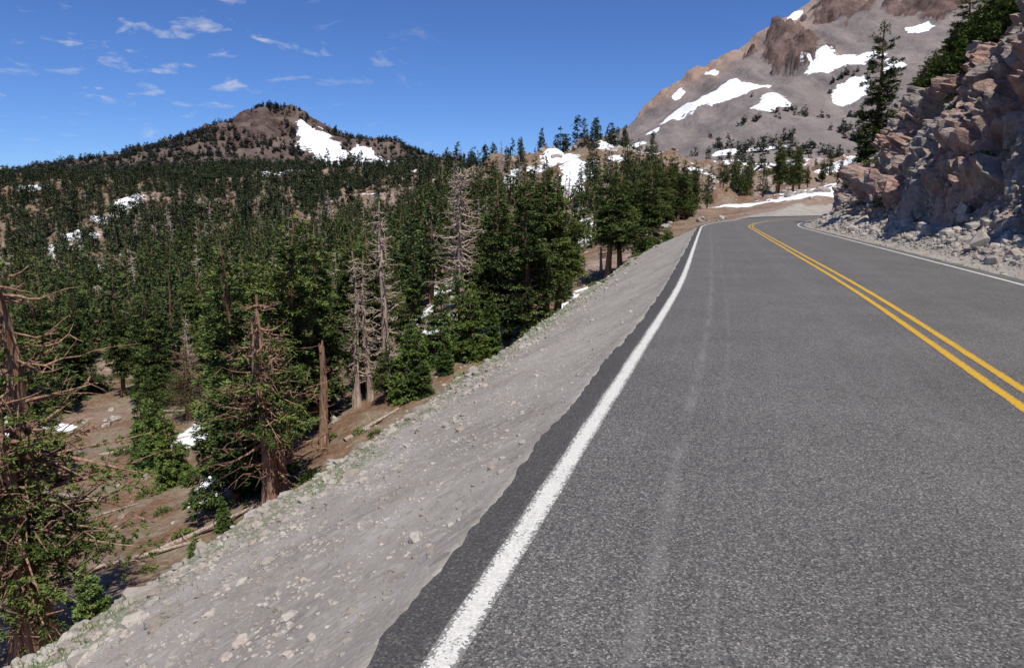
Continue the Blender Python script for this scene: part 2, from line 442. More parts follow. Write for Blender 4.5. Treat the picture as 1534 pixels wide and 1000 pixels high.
# ------------------------------------------------------------ rock cliff
s = np.concatenate([np.arange(s_of_y(2), s_of_y(34), .1), np.arange(s_of_y(34), ARC[-1]-25, .2)])
q = np.concatenate([np.linspace(.9, 3.4, 36, endpoint=False), np.linspace(3.4, 6.3, 50, endpoint=False), np.linspace(6.3, 12, 34)])
x, y, tx, ty = cl_at(s)
Q, SS = np.meshgrid(q, s)
wob = fbm(SS/9, SS*0, o=3, seed=55)*.9*sm(Q, 1.6, 4)
D = Q+3.7+wob
CX = x[:, None]+ty[:, None]*D; CY = y[:, None]-tx[:, None]*D
CZ = prof(Q)*T(CY)+np.interp(Q, [.9, 2.0], [-.25, .03])
nx, ny = -ty[:, None]*np.ones_like(Q), tx[:, None]*np.ones_like(Q)
P3 = np.stack([CX.ravel(), CY.ravel(), CZ.ravel()], 1)
Pw = P3+np.stack([fbm(P3[:, 0]/2, P3[:, 1]/2, P3[:, 2]/2, 2, 61), fbm(P3[:, 0]/2, P3[:, 1]/2, P3[:, 2]/2, 2, 62), fbm(P3[:, 0]/2, P3[:, 1]/2, P3[:, 2]/2, 2, 63)], 1)*.35
Pr = Pw.copy(); Pr[:, 0] = Pw[:, 0]*.9+Pw[:, 2]*.35; Pr[:, 2] = Pw[:, 2]*.8-Pw[:, 1]*.25
dsp = facet(Pr, 3.2, 101)*1.7+facet(Pr, 1.3, 111)*.9+facet(Pr, .55, 121)*.46+facet(Pr, .27, 131)*.2
amp = (sm(Q, 1.5, 3.2)*(1-.75*sm(Q, 7.5, 11))).ravel()
dsp = dsp*amp + fbm(P3[:, 0]/.4, P3[:, 1]/.4, P3[:, 2]/.4, 2, 65)*.05
P3[:, 0] += nx.ravel()*dsp*.85; P3[:, 1] += ny.ravel()*dsp*.85; P3[:, 2] += dsp*.45
P3[:, 2] -= (sm(Q, 10.5, 12)*1.2).ravel()
veg = (sm(Q, 5.0, 8.5)).ravel()
me = mk_mesh("rock_cliff", P3, [grid_faces(len(s), len(q))[:, ::-1]], [MAT_cliff], attrs=dict(veg=veg*.9), smooth=False)
mk_obj("rock_cliff", me)

# ------------------------------------------------------------ stones
def ico(sub):
    bm = bmesh.new(); bmesh.ops.create_icosphere(bm, subdivisions=sub, radius=1)
    V = np.array([v.co[:] for v in bm.verts]); F = np.array([[v.index for v in f.verts] for f in bm.faces]); bm.free()
    return V, F
def stones(name, P, size, sub, mat, flat=.65):
    V, F = ico(sub); n = len(P)
    rad = rng.uniform(.68, 1.2, (n, len(V), 1))
    sc = rng.uniform(.6, 1.25, (n, 1, 3)); sc[:, :, 2] *= flat
    W = V[None]*rad*sc
    a = rng.uniform(0, 6.28, n); c, s2 = np.cos(a), np.sin(a)
    t = rng.uniform(-.5, .5, n); ct, st = np.cos(t), np.sin(t)
    y1 = W[..., 1]*ct[:, None]-W[..., 2]*st[:, None]; z1 = W[..., 1]*st[:, None]+W[..., 2]*ct[:, None]
    x2 = W[..., 0]*c[:, None]-y1*s2[:, None]; y2 = W[..., 0]*s2[:, None]+y1*c[:, None]
    W = np.stack([x2, y2, z1], -1)*size[:, None, None]+P[:, None, :]
    FF = (F[None]+np.arange(n)[:, None, None]*len(V)).reshape(-1, 3)
    return mk_obj(name, mk_mesh(name, W.reshape(-1, 3), [FF], [mat]))
def along(s, lat):
    x, y, tx, ty = cl_at(s); return x+ty*lat, y-tx*lat
def on_ground(x, y, dz=0, gap=True): return np.stack([x, y, ground(x, y, gap)+dz], 1)
s0 = s_of_y(0)
n = 17000; ss = s0+.5+rng.exponential(8, n); lat = -3.66-rng.beta(1.3, 1.15, n)*5.2
x, y = along(ss, lat); stones("shoulder_gravel", on_ground(x, y, .0), rng.lognormal(-4.65, .5, n), 1, MAT_stone)
n = 420; ss = s0+.5+rng.exponential(12, n); lat = -3.8-rng.beta(2, 1.1, n)*4.4
x, y = along(ss, lat); stones("shoulder_stones", on_ground(x, y, .0), np.clip(rng.lognormal(-3.7, .45, n), .01, .06), 2, MAT_stone)
n = 7500; ss = s0+rng.uniform(0, 1, n)**1.6*75; lat = -3.6-rng.normal(3.9, .8, n)
lat = np.minimum(lat, -6.3+rng.uniform(0, 1.3, n))
x, y = along(ss, lat); stones("bank_stones", on_ground(x, y, .0), np.clip(rng.lognormal(-3.55, .55, n), .012, .15), 2, MAT_stone)
n = 1500; ss = s0-5+rng.uniform(0, 80, n); lat = -3.6-rng.uniform(4.8, 16, n)
x, y = along(ss, lat); stones("slope_stones", on_ground(x, y, .0), np.clip(rng.lognormal(-2.6, .6, n), .03, .28), 1, MAT_stone)
n = 12000; ss = s_of_y(4)+rng.uniform(0, 1, n)**1.2*75; lat = 3.7+np.clip(rng.normal(1.2, .6, n), .1, 3)
x, y = along(ss, lat); sz = np.clip(rng.lognormal(-3.0, .65, n)*np.clip((lat-3.6)/1.3, .35, 1.3), .015, .4)
P = on_ground(x, y, 0, False); P[:, 2] += sz*.2
stones("talus_rubble", P, sz, 1, MAT_stone, .8)
n = 4200; r = np.sqrt(rng.uniform(25**2, 330**2, n)); a = rng.uniform(-.75, .5, n)
x = r*np.sin(a); y = r*np.cos(a); sdv, sv = roadsd(x, y)
k = (sdv < -16) & ((fbm(x/28, y/28, o=3, seed=91) > .12) | (rng.random(n) < .12)); x = x[k]; y = y[k]
sz = np.clip(rng.lognormal(-.9, .6, len(x)), .12, 2.0)*np.clip(np.hypot(x, y)/120, .25, 1.4)
stones("valley_boulders", on_ground(x, y, 0), sz, 2, stone_material("valley_stone", .95), .8)
for (px, py, sz) in ((-.55, 3.6, .05), (-.9, 2.75, .035), (-1.9, 2.6, .05)):
    stones("loose_rock", on_ground(np.array([px]), np.array([py]), .01), np.array([sz]), 2, MAT_stone, .6)

# ------------------------------------------------------------ mountains
LASX = [-300, 0, 80, 150, 200, 250, 292, 340, 390, 430, 475, 528, 650, 800, 1200, 1600]
LASZ = [30, 45, 78, 108, 134, 178, 212, 238, 266, 294, 322, 355, 430, 500, 560, 520]
def m_right(x, y):
    H = np.interp(x, LASX, LASZ)
    t = (y-580)/620
    f = np.where(t < 1, np.clip(t, -.2, 1), 1-(t-1)*.7)
    z = 30+(H-30)*f
    e = sm(t, .05, .4)
    z = z+fbm(x/28+y/500, y/260, o=5, seed=201)*7*e+fbm(x/90, y/90, o=5, seed=207)*9*e*(1-.6*sm(t, .8, 1))
    w = fbm(x/30, y/30, o=4, seed=211)*.5
    cr = sm(1-np.sqrt(((x-400)/44)**2+((y-1045)/110)**2)+w, .05, .22)
    cr2 = sm(1-np.sqrt(((x-505)/50)**2+((y-1120)/70)**2)+w, .05, .2)*.75
    cr3 = sm(1-np.sqrt(((x-300)/75)**2+((y-1200)/45)**2)+w*1.4, .05, .3)*.5
    cr4 = sm(1-np.sqrt(((x-620)/80)**2+((y-1050)/80)**2)+w, .05, .2)*.75
    c = np.maximum(np.maximum(np.maximum(cr, cr2), cr3), cr4)
    sh = x.shape; P = np.stack([x.ravel()+y.ravel()*.2, y.ravel()*.8, z.ravel()*0], 1)
    fc = (facet(P, 34, 231)*20+facet(P, 14, 241)*10).reshape(sh)
    z = z+cr*(13+9*fbm(x/40, y/40, o=2, seed=233))+cr2*9+cr4*12+cr3*6+fc*c
    return z, c, cr3
LSN = np.array([(232,1003,20,26),(255,990,26,34),(288,968,26,34),(316,948,21,30),(225,1012,14,10),(312,858,22,32),(425,940,42,36),(405,930,26,24),(458,925,24,16),(398,845,19,29),
     (458,868,15,22),(460,1185,12,14),(318,1150,12,20),(215,700,14,20),(250,690,20,10),(470,800,12,16),(190,640,14,12),(160,900,12,20),(190,960,10,14),(540,960,16,24),(262,1130,9,26)], float)
gx = np.linspace(-300, 1400, 560); gy = np.linspace(520, 1500, 330)
GX, GY = np.meshgrid(gx, gy); z, c, c3 = m_right(GX, GY)
z = z-40*(1-sm(GY, 520, 600))
tan = np.clip(sm(GY, 1000, 1180)*.7*sm(GX, 180, 260)+c3*.8, 0, 1)*(1-.8*sm(c-c3, .2, .6))
me = mk_mesh("mountain", np.stack([GX, GY, z], -1).reshape(-1, 3), [grid_faces(330, 560)],
   [mountain_material("volcanic_scree", (.17, .148, .140), (.235, .202, .188), (.31, .262, .24), (.15, .103, .09))],
   attrs=dict(crag=c.ravel(), tan=tan.ravel(), snow=snowf(GX, GY, LSN).ravel()), smooth=True)
mk_obj("mountain_volcano", me)
PKX = [-2300, -1600, -1387, -1290, -1200, -1098, -1021, -911, -781, -653, -582, -495, -425, -335, -265, -166, -50, 100, 500]
PKZ = [90, 112, 99, 72, 55, 88, 130, 152, 204, 256, 256, 208, 175, 162, 132, 105, 60, 35, 20]
def m_left(x, y):
    H = np.interp(x, PKX, PKZ); t = (y-1150)/750
    f = np.where(t < 1, np.clip(t, 0, 1)**1.15, 1-(t-1)*.8)
    z = 20+(H-20)*f
    e = sm(t, .1, .5)*(.35+.65*(1-sm(t, .85, 1)))
    return z+fbm(x/150, y/150, o=5, seed=301)*26*e+fbm(x/50, y/50, o=4, seed=305)*(8*sm(t, .1, .3))
PSN = np.array([(-470,1720,50,110),(-430,1660,48,70),(-515,1780,24,60),(-290,1640,44,70),(-230,1600,40,60),(-340,1600,30,46),(-365,1700,30,60),(-180,1560,22,40),(-330,1500,36,36),(-400,1560,24,30),(-1370,1850,50,80),(-1400,1750,60,50)], float)
gx = np.linspace(-2300, 500, 420); gy = np.linspace(1100, 2600, 220)
GX, GY = np.meshgrid(gx, gy); z = m_left(GX, GY)-60*(1-sm(GY, 1100, 1180))
cg = np.clip(np.exp(-((GX+620)/150)**2)*sm(GY, 1450, 1750)+np.exp(-((GX+950)/250)**2)*.6+.3*sm(GY, 1500, 1800), 0, 1)*(fbm(GX/60, GY/60, seed=9) > -.15)
P = np.stack([GX.ravel(), GY.ravel(), GX.ravel()*0], 1)
z = z+(facet(P, 45, 251)*16).reshape(z.shape)*cg
me = mk_mesh("peak", np.stack([GX, GY, z], -1).reshape(-1, 3), [grid_faces(220, 420)],
   [mountain_material("peak_rock", (.10, .076, .066), (.14, .104, .088), (.20, .15, .122), (.095, .067, .057))],
   attrs=dict(crag=cg.ravel(), tan=np.zeros(GX.size), snow=snowf(GX, GY, PSN).ravel()), smooth=True)
mk_obj("mountain_peak", me)

# ------------------------------------------------------------ trees
def tube(pts, rads, n=5):
    pts = np.asarray(pts, float); k = len(pts)
    t = np.gradient(pts, axis=0); t /= np.linalg.norm(t, axis=1)[:, None]+1e-9
    ref = np.array([0, 0, 1.]) if abs(t[0, 2]) < .8 else np.array([1., 0, 0])
    a = np.cross(t, ref); a /= np.linalg.norm(a, axis=1)[:, None]+1e-9; b = np.cross(t, a)
    an = np.arange(n)/n*2*math.pi
    V = pts[:, None]+np.asarray(rads)[:, None, None]*(np.cos(an)[None, :, None]*a[:, None]+np.sin(an)[None, :, None]*b[:, None])
    return V.reshape(-1, 3), grid_faces(k, n, True)

def build_tree(name, seed, H, R, base=.1, nb=150, cpm=7, leaves=7, ls=.30, lw=.05, tr=.2, pw=.8, ragged=.35,
               ndead=0, dead_rng=(.1, .6), dead_len=1.5, bark=None, leafm=None, wood=True, lean=.02, broken=False, trunks=1, forks=True, dthick=1.):
    g = np.random.default_rng(seed); random.seed(seed)
    V = []; F = []; MI = []; TN = []; off = 0
    def add(v, f, mi, tone):
        nonlocal off
        V.append(v); F.append(f+off); MI.append(np.full(len(f), mi)); TN.append(np.broadcast_to(tone, (len(v),))); off += len(v)
    ncl = trunks
    trunksl = []
    for ti in range(ncl):
        ox, oy = (0, 0) if ti == 0 else g.uniform(-.65, .65, 2)
        HH = H*(1 if ti == 0 else g.uniform(.7, .95))
        la, lb = g.normal(0, lean, 2); ph = g.uniform(0, 6)
        def axis(t, ox=ox, oy=oy, HH=HH, la=la, lb=lb, ph=ph):
            t = np.asarray(t, float)
            return np.stack([ox+la*HH*t+.012*HH*np.sin(t*5+ph), oy+lb*HH*t+.012*HH*np.cos(t*4+ph), HH*t-.35*(t < .001)], -1)
        k = 16 if wood else 5
        t = np.linspace(0, 1 if not broken else .97, k)
        rad = tr*(HH/H)*((1-t)**.85*.93+.04)+tr*.35*np.exp(-t*25)
        if broken: rad = tr*(1-.55*t)+tr*.3*np.exp(-t*20)
        v, f = tube(axis(t), rad, 9 if wood else 4)
        if wood: v = v+g.normal(0, tr*.05, v.shape)
        add(v, f, 0, .5); trunksl.append((axis, HH))
        if broken:
            for j in range(5):
                p = axis(.97)+g.normal(0, tr*.2, 3)
                v, f = tube([p-[0, 0, .2], p+[g.normal(0, .05), g.normal(0, .05), g.uniform(.1, .5)]], [tr*.25, .01], 4); add(v, f, 0, .5)
    for axis, HH in trunksl:
        nbt = int(nb*(HH/H)/math.sqrt(ncl))
        tb = base+(1-base)*(1-np.sqrt(g.uniform(0, 1, nbt)))**.92 if nbt else []
        for t in tb:
            tt = (t-base)/(1-base)
            a = g.uniform(0, 2*math.pi)
            irr = 1+ragged*1.3*float(vnoise(np.array([math.cos(a)*1.3+tt*7]), np.array([math.sin(a)*1.3]), np.array([seed*.37+tt*3]), seed)[0])
            L = R*((1-tt)**pw)*min(1, .55+tt*5)*irr*g.uniform(.7, 1.1)+.12*R*(1-tt)+.05
            if L < .08*R and tt < .9: continue
            pit = math.radians(-8+50*tt**2+g.normal(0, 9)); droop = g.uniform(.12, .32)*(1-tt*.7)
            o = axis(t); ch, sh = math.cos(a), math.sin(a)
            w = np.linspace(0, 1, 5)
            pts = np.stack([o[0]+ch*L*w*math.cos(pit), o[1]+sh*L*w*math.cos(pit), o[2]+L*(w*math.sin(pit)-droop*w*w+droop*.45*w**4)], 1)
            if wood and L > .5:
                v, f = tube(pts, np.linspace(.018+.012*L, .006, 5), 3); add(v, f, 0, .3)
            nc = max(3, int(L*cpm))
            wc = g.uniform(.12, 1, nc)**.62
            latd = g.normal(0, 1, nc)*.26*L*(1.05-wc*.65)
            c = np.stack([np.interp(wc, w, pts[:, i]) for i in range(3)], 1)
            c[:, 0] += -sh*latd; c[:, 1] += ch*latd; c[:, 2] += -abs(latd)*.25+g.normal(0, .05*ls/.3, nc)
            m = leaves
            cc = np.repeat(c, m, 0); n = len(cc)
            side = np.repeat(np.sign(latd)*.5, m)
            out = g.uniform(.2, 1.0, n); lt = side*.8+g.normal(0, .75, n); up = g.normal(-.12+.3*tt, .36, n)
            d = np.stack([ch*out-sh*lt, sh*out+ch*lt, up], 1); d /= np.linalg.norm(d, axis=1)[:, None]
            ln = ls*g.uniform(.55, 1.25, n)[:, None]; wd = lw*g.uniform(.7, 1.3, n)[:, None]
            upv = np.stack([g.normal(0, .55, n), g.normal(0, .55, n), np.ones(n)], 1)
            sv = np.cross(d, upv); sv /= np.linalg.norm(sv, axis=1)[:, None]+1e-9
            cc = cc+g.normal(0, .2*ls, (n, 3))
            q = np.stack([cc, cc+d*ln*.45+sv*wd, cc+d*ln, cc+d*ln*.45-sv*wd], 1).reshape(-1, 3)
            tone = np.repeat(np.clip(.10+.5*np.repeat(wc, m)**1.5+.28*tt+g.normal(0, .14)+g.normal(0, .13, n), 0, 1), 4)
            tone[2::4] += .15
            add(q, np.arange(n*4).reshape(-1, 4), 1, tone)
        if ndead:
            for t in g.uniform(dead_rng[0], dead_rng[1], int(ndead/ncl)):
                a = g.uniform(0, 2*math.pi); L = dead_len*g.uniform(.4, 1.15)*(1.15-t*.8)
                o = axis(t); c0, s0_ = math.cos(a), math.sin(a)
                w = np.linspace(0, 1, 6); pit = g.normal(-.05, .25); cv = g.uniform(-.15, .45)
                wob = np.cumsum(g.normal(0, .045*L, (6, 3)), 0); wob[0] = 0
                pts = np.stack([o[0]+c0*L*w, o[1]+s0_*L*w, o[2]+L*(w*pit-cv*w*(1-w)*1.6+ .15*w*w)], 1)+wob
                v, f = tube(pts, np.linspace(.022+.012*L, .007, 6)*dthick, 4); add(v, f, 0, .5)
                if forks:
                    for j in range(g.integers(3, 8)):
                        kx = g.integers(1, 6); p = pts[kx]; dd = np.array([c0, s0_, 0])*g.uniform(.2, 1)+g.normal(0, .6, 3)
                        e = p+dd*L*.28; mid = (p+e)/2+g.normal(0, .03*L, 3)
                        v, f = tube([p, mid, e], np.array([.014, .010, .004])*dthick, 3); add(v, f, 0, .5)
    me = mk_mesh(name, np.concatenate(V), [np.concatenate(F)], [bark or MAT_bark, leafm or MAT_leaf], np.concatenate(MI), attrs=dict(tone=np.concatenate(TN)))
    return me

WB = bark_material("weathered_bark", (.08, .046, .032), (.26, .155, .105), (.46, .32, .235))
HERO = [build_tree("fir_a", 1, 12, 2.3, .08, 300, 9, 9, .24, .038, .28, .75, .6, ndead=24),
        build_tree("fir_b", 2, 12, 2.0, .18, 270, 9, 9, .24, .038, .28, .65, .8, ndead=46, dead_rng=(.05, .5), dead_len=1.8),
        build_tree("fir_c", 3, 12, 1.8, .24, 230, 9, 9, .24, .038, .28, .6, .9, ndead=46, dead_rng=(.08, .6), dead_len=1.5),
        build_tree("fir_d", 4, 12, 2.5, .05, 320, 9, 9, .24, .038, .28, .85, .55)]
YOUNG = [build_tree("young_fir_a", 11, 5, 1.15, .02, 190, 14, 8, .17, .028, .09, .9, .2, leafm=MAT_leafs),
         build_tree("young_fir_b", 12, 5, 1.0, .02, 170, 14, 8, .17, .028, .08, .85, .3, leafm=MAT_leafs)]
HALF = build_tree("half_dead_fir", 21, 11, 2.5, .30, 110, 11, 14, .13, .02, .58, .5, 1.0, ndead=190, dead_rng=(.22, .98), dead_len=3.2, bark=WB, trunks=2, dthick=1.3)
BARETR = build_tree("bare_trunk_fir", 22, 9, 1.6, .45, 40, 9, 9, .22, .035, .42, .7, .7, ndead=130, dead_rng=(.2, .98), dead_len=2.5, bark=WB, trunks=3, dthick=1.5)
SNAG1 = build_tree("snag_a", 31, 10, 1, 1.0, 0, ndead=130, dead_rng=(.15, .95), dead_len=1.15, bark=MAT_dead, tr=.28, dthick=1.5)
SNAG2 = build_tree("snag_b", 32, 12.5, 1, 1.0, 0, ndead=150, dead_rng=(.2, .98), dead_len=2.8, bark=MAT_dead, tr=.3, dthick=2.0)
SNAG3 = build_tree("snag_c", 33, 5, 1, 1.0, 0, ndead=16, dead_rng=(.3, .9), dead_len=.6, bark=WB, tr=.24, broken=True)
TALLM = [build_tree("narrow_fir", 41, 10, 1.3, .04, 230, 10, 9, .2, .034, .24, .36, .8, ndead=30, dead_rng=(.3, 1), dead_len=1.0),
         build_tree("long_trunk_fir", 42, 11, 2.2, .36, 230, 9, 9, .24, .038, .34, .55, .8, ndead=24, dead_rng=(.25, .5), dead_len=1.4)]
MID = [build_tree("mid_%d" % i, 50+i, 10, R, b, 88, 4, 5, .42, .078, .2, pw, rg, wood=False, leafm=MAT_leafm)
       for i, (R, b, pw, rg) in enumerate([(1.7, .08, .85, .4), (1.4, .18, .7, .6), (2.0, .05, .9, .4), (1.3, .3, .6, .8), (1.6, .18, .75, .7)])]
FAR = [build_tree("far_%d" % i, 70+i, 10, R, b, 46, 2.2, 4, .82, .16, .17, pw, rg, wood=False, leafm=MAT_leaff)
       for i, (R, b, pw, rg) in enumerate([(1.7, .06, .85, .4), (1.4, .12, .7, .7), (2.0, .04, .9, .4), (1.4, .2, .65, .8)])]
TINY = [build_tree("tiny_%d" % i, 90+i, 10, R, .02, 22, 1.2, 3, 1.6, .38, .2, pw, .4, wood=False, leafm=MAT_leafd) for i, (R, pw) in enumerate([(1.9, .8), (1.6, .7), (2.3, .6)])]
MIDSNAG = build_tree("mid_snag", 99, 9, 1, 1.0, 0, ndead=60, dead_rng=(.2, .98), dead_len=1.4, bark=MAT_dead, tr=.22, wood=False, forks=False, dthick=2.2)

def plant(name, me, x, y, h, h0, rz=None, sx=1., dz=-.12):
    z = float(ground(np.array([x]), np.array([y]), False)[0]); sc = h/h0
    return mk_obj(name, me, (x, y, z+dz), random.uniform(0, 6.28) if rz is None else rz, (sc*sx, sc*sx, sc))
T_ = plant
T_("half_dead_conifer", HALF, -14.0, 18.2, 11.6, 11, .4)
T_("conifer_tree", HERO[1], -20.6, 24, 8.5, 12)
T_("conifer_tree", HERO[3], -13.0, 31.0, 12.2, 12, 1.0); T_("bare_trunk_conifer", BARETR, -10.7, 29.3, 9.4, 9, .3)
T_("conifer_tree", HERO[0], -14.4, 34.5, 12.8, 12, 2.2); T_("conifer_tree", HERO[2], -12.2, 35.5, 13, 12)
T_("broken_snag", SNAG3, -9.5, 33, 5.6, 5); T_("conifer_tree", HERO[1], -11.6, 39.5, 12.3, 12); T_("conifer_tree", HERO[0], -13.8, 42, 12.5, 12)
T_("dead_snag", SNAG1, -9.3, 40.0, 9.4, 10, 0); T_("dead_snag", SNAG1, -8.75, 40.4, 9.0, 10, 2); T_("dead_snag", SNAG1, -7.9, 41, 11.8, 10, 4)
T_("conifer_tree", HERO[2], -7.4, 38.5, 3.6, 12, 2)
T_("conifer_tree", HERO[0], -9.5, 45.5, 11, 12); T_("conifer_tree", HERO[3], -7.2, 49, 8.5, 12)
for (x, y, h) in ((-5.9, 38, 5), (-5.2, 37.5, 4.2), (-4.9, 45, 6), (-3.6, 46, 6.4), (-2.6, 45, 5.6), (-1.6, 46, 4.6), (-4.2, 42, 3.2),
                  (-20, 38, 4.9), (-22.4, 40.5, 5.0), (-23.6, 42, 5.4), (-24, 55, 4), (-26, 58, 3.6), (-12.7, 28.0, 1.9), (-8.3, 12.3, 2.3), (-7.3, 14.4, 1.6),
                  (-19.5, 30, 1.0), (-21.5, 48, 3), (5, 62, 3.2), (12.5, 62, 2.4), (14.8, 66, 2.6), (15.8, 68, 2.2), (16.8, 74, 3), (-27, 66, 4.5), (-22, 64, 4)):
    T_("young_fir", random.choice(YOUNG), x, y, h, 5)
T_("conifer_tree", HERO[0], 1.0, 48, 12.2, 12, .2); T_("conifer_tree", HERO[1], -1.2, 50, 11.8, 12); T_("conifer_tree", HERO[2], 2.6, 51.5, 12.6, 12)
T_("conifer_tree", TALLM[1], 3.6, 52.5, 10.5, 11)
T_("dead_snag", SNAG2, -5.0, 66, 13.2, 12.5, .5)
T_("long_trunk_conifer", TALLM[1], 9.4, 66, 11.3, 11, .5); T_("long_trunk_conifer", TALLM[1], 10.6, 67.5, 10.4, 11, 3.)
T_("conifer_tree", HERO[2], -24, 62, 12, 12); T_("conifer_tree", HERO[0], -29, 66, 11, 12); T_("conifer_tree", HERO[3], -33, 62, 11, 12)
T_("conifer_tree", HERO[1], -20, 56, 10.5, 12); T_("conifer_tree", HERO[3], -17, 52, 11.5, 12); T_("conifer_tree", HERO[0], -15, 47, 12, 12)
T_("conifer_tree", HERO[2], -40, 68, 10, 12); T_("conifer_tree", HERO[1], -28.5, 52, 5, 12); T_("half_dead_conifer", HALF, -26.5, 54, 6.5, 11)
T_("conifer_tree", HERO[0], -36, 66, 12, 12); T_("conifer_tree", HERO[3], -45, 66, 11, 12); T_("conifer_tree", HERO[1], -31.5, 69, 12, 12); T_("conifer_tree", HERO[3], -26, 68, 12, 12)
T_("dead_snag", SNAG1, -19.0, 60, 10, 10, 1); T_("dead_snag", SNAG1, -31, 64, 8, 10, 3)
# cliff top trees
T_("tall_conifer", TALLM[0], 28.2, 55, 10.6, 10, 1, dz=-.4)
for (x, y, h, k) in ((37, 60, 6.5, 0), (34, 52, 6.5, 1), (39, 57, 8, 2), (36.5, 50, 7.5, 0), (41, 54, 9, 3), (34.5, 45.5, 7.5, 1), (38, 47, 9, 2), (33, 41, 7, 0), (40, 50, 9.5, 1), (36, 42, 9, 3), (44, 58, 9, 0),
                     (28.2, 45, 6.0, 0), (29.2, 48, 5.2, 1), (28.8, 42, 6.6, 2), (30.6, 52, 4.6, 3), (31.6, 56, 4.4, 0), (27.2, 44.5, 4.6, 3), (30.5, 46, 7, 2), (31, 43.5, 8, 1), (30, 40.5, 7.6, 0), (29.5, 50.5, 4.4, 2), (33, 58, 4.8, 1), (28.5, 38, 7.6, 3),
                     (26.6, 41, 4.0, 2), (25.6, 38.5, 4.4, 0), (27.0, 36.5, 5.4, 1), (31, 49, 5.8, 1), (32.8, 49.5, 6.2, 0)):
    T_("conifer_tree", HERO[k], x, y, h, 12, sx=1.0 if h > 7.2 else 1.3, dz=-.25)
for (yy, u1, h) in ((37, 6.3, 3.2), (39, 7.2, 3.8), (41, 6.0, 2.4), (43, 7.0, 3.4), (44.5, 6.2, 2.2), (46, 7.4, 3.6), (48, 6.6, 2.6), (49.5, 7.6, 3.4), (51, 6.3, 2.0), (52.5, 7.3, 3.0), (56, 6.6, 2.2), (58, 7.4, 2.6), (60, 6.4, 1.8), (63, 7, 2.4), (67, 6.6, 2.0), (35, 7.6, 4.5)):
    sx_, sy_ = along(np.array([s_of_y(yy)]), np.array([3.7+u1]))
    T_("young_fir", YOUNG[int(yy*2) % 2], float(sx_[0]), float(sy_[0]), h*1.15, 5, dz=.05)
# stand at the far bend
for (x, y, h) in ((47, 148, 9), (50.5, 150, 8.5), (57, 150, 11), (58.5, 153, 11.5), (60.5, 150, 11), (62.5, 152, 9.5), (66, 156, 5), (71, 160, 5.5), (76, 162, 6), (80, 160, 6), (52, 156, 8)):
    T_("conifer_tree", random.choice(HERO), x, y, h, 12)
T_("dead_snag", SNAG1, 58, 110, 5, 10)

# ---- forest mass
forest = bpy.data.objects.new("conifer_forest", None); COL.objects.link(forest)
n = 34000
r = np.sqrt(rng.uniform(50**2, 680**2, n)); nnear = 7500
r[:nnear] = np.sqrt(rng.uniform(50**2, 210**2, nnear))
a = np.radians(rng.uniform(-50, 34, n)); x = r*np.sin(a); y = r*np.cos(a)
sdv, sv = roadsd(x, y); dn = fbm(x/32, y/32, o=4, seed=401); dn2 = fbm(x/11, y/11, o=2, seed=403); az_ = np.degrees(a)
thr = np.full(n, -.2)
thr = np.where((az_ < -9) & (r < 170), -.42, thr)
thr = np.where((az_ < -22) & (r > 230) & (r < 400), -.06, thr)
thr = np.where((az_ < 0) & (r > 430), -.5, thr)
thr = np.where((az_ > -4) & (r > 110), .10, thr)
thr = np.where((az_ > 1) & (az_ < 13) & (r > 120) & (r < 235), .28, thr)
thr = np.where((az_ > 12.5), .62, thr)
keep = (dn+dn2*.5 > thr) & (sdv < np.where(y < 58, -22, -11)) & (snowf(x, y) < -.1)
keep &= ~((az_ < -14) & (r < 72) & (rng.random(n) < .97))
keep &= ~((az_ > -9) & (az_ < 4) & (r < 66))
keep &= ~((sv > S70) & (sdv > -26))
keep &= ~((sdv > -30) & (r > 95) & (az_ > 12))
keep &= (rng.random(n) < np.where(r < 210, .85, np.where(r > 430, .6, .45)))
x, y, r, az2 = x[keep], y[keep], r[keep], az_[keep]
z = ground(x, y)
seen = set(); cnt = 0
for i in range(len(x)):
    cs = 2.7 if r[i] < 210 else 4.2
    key = (int(x[i]/cs), int(y[i]/cs), cs)
    if key in seen: continue
    seen.add(key)
    q = random.random()
    hgt = random.uniform(7, 13.5) if q < .62 else random.uniform(2.5, 7)
    if az2[i] > 12.5: hgt *= .6
    elif az2[i] > -3 and r[i] > 110: hgt *= .82
    if r[i] < 85: me_, h0 = random.choice(HERO), 12
    elif r[i] < 210: me_, h0 = random.choice(MID), 10
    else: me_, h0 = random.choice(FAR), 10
    if random.random() < .085 and r[i] < 320: me_, h0 = MIDSNAG, 9
    sc = hgt/h0; wx = random.uniform(.8, 1.25)
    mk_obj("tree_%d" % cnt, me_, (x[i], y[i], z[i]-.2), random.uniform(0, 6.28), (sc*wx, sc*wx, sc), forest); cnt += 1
print("forest", cnt)
stand = bpy.data.objects.new("roadside_conifer_row", None); COL.objects.link(stand)
for i in range(40):
    yy = random.uniform(98, 128); xx = yy*random.uniform(.165, .262)
    zz = float(ground(np.array([xx]), np.array([yy]))[0]); h = random.uniform(4, 10.5)
    mk_obj("row_tree_%d" % i, random.choice(HERO), (xx, yy, zz-.2), random.uniform(0, 6), h/12, stand)

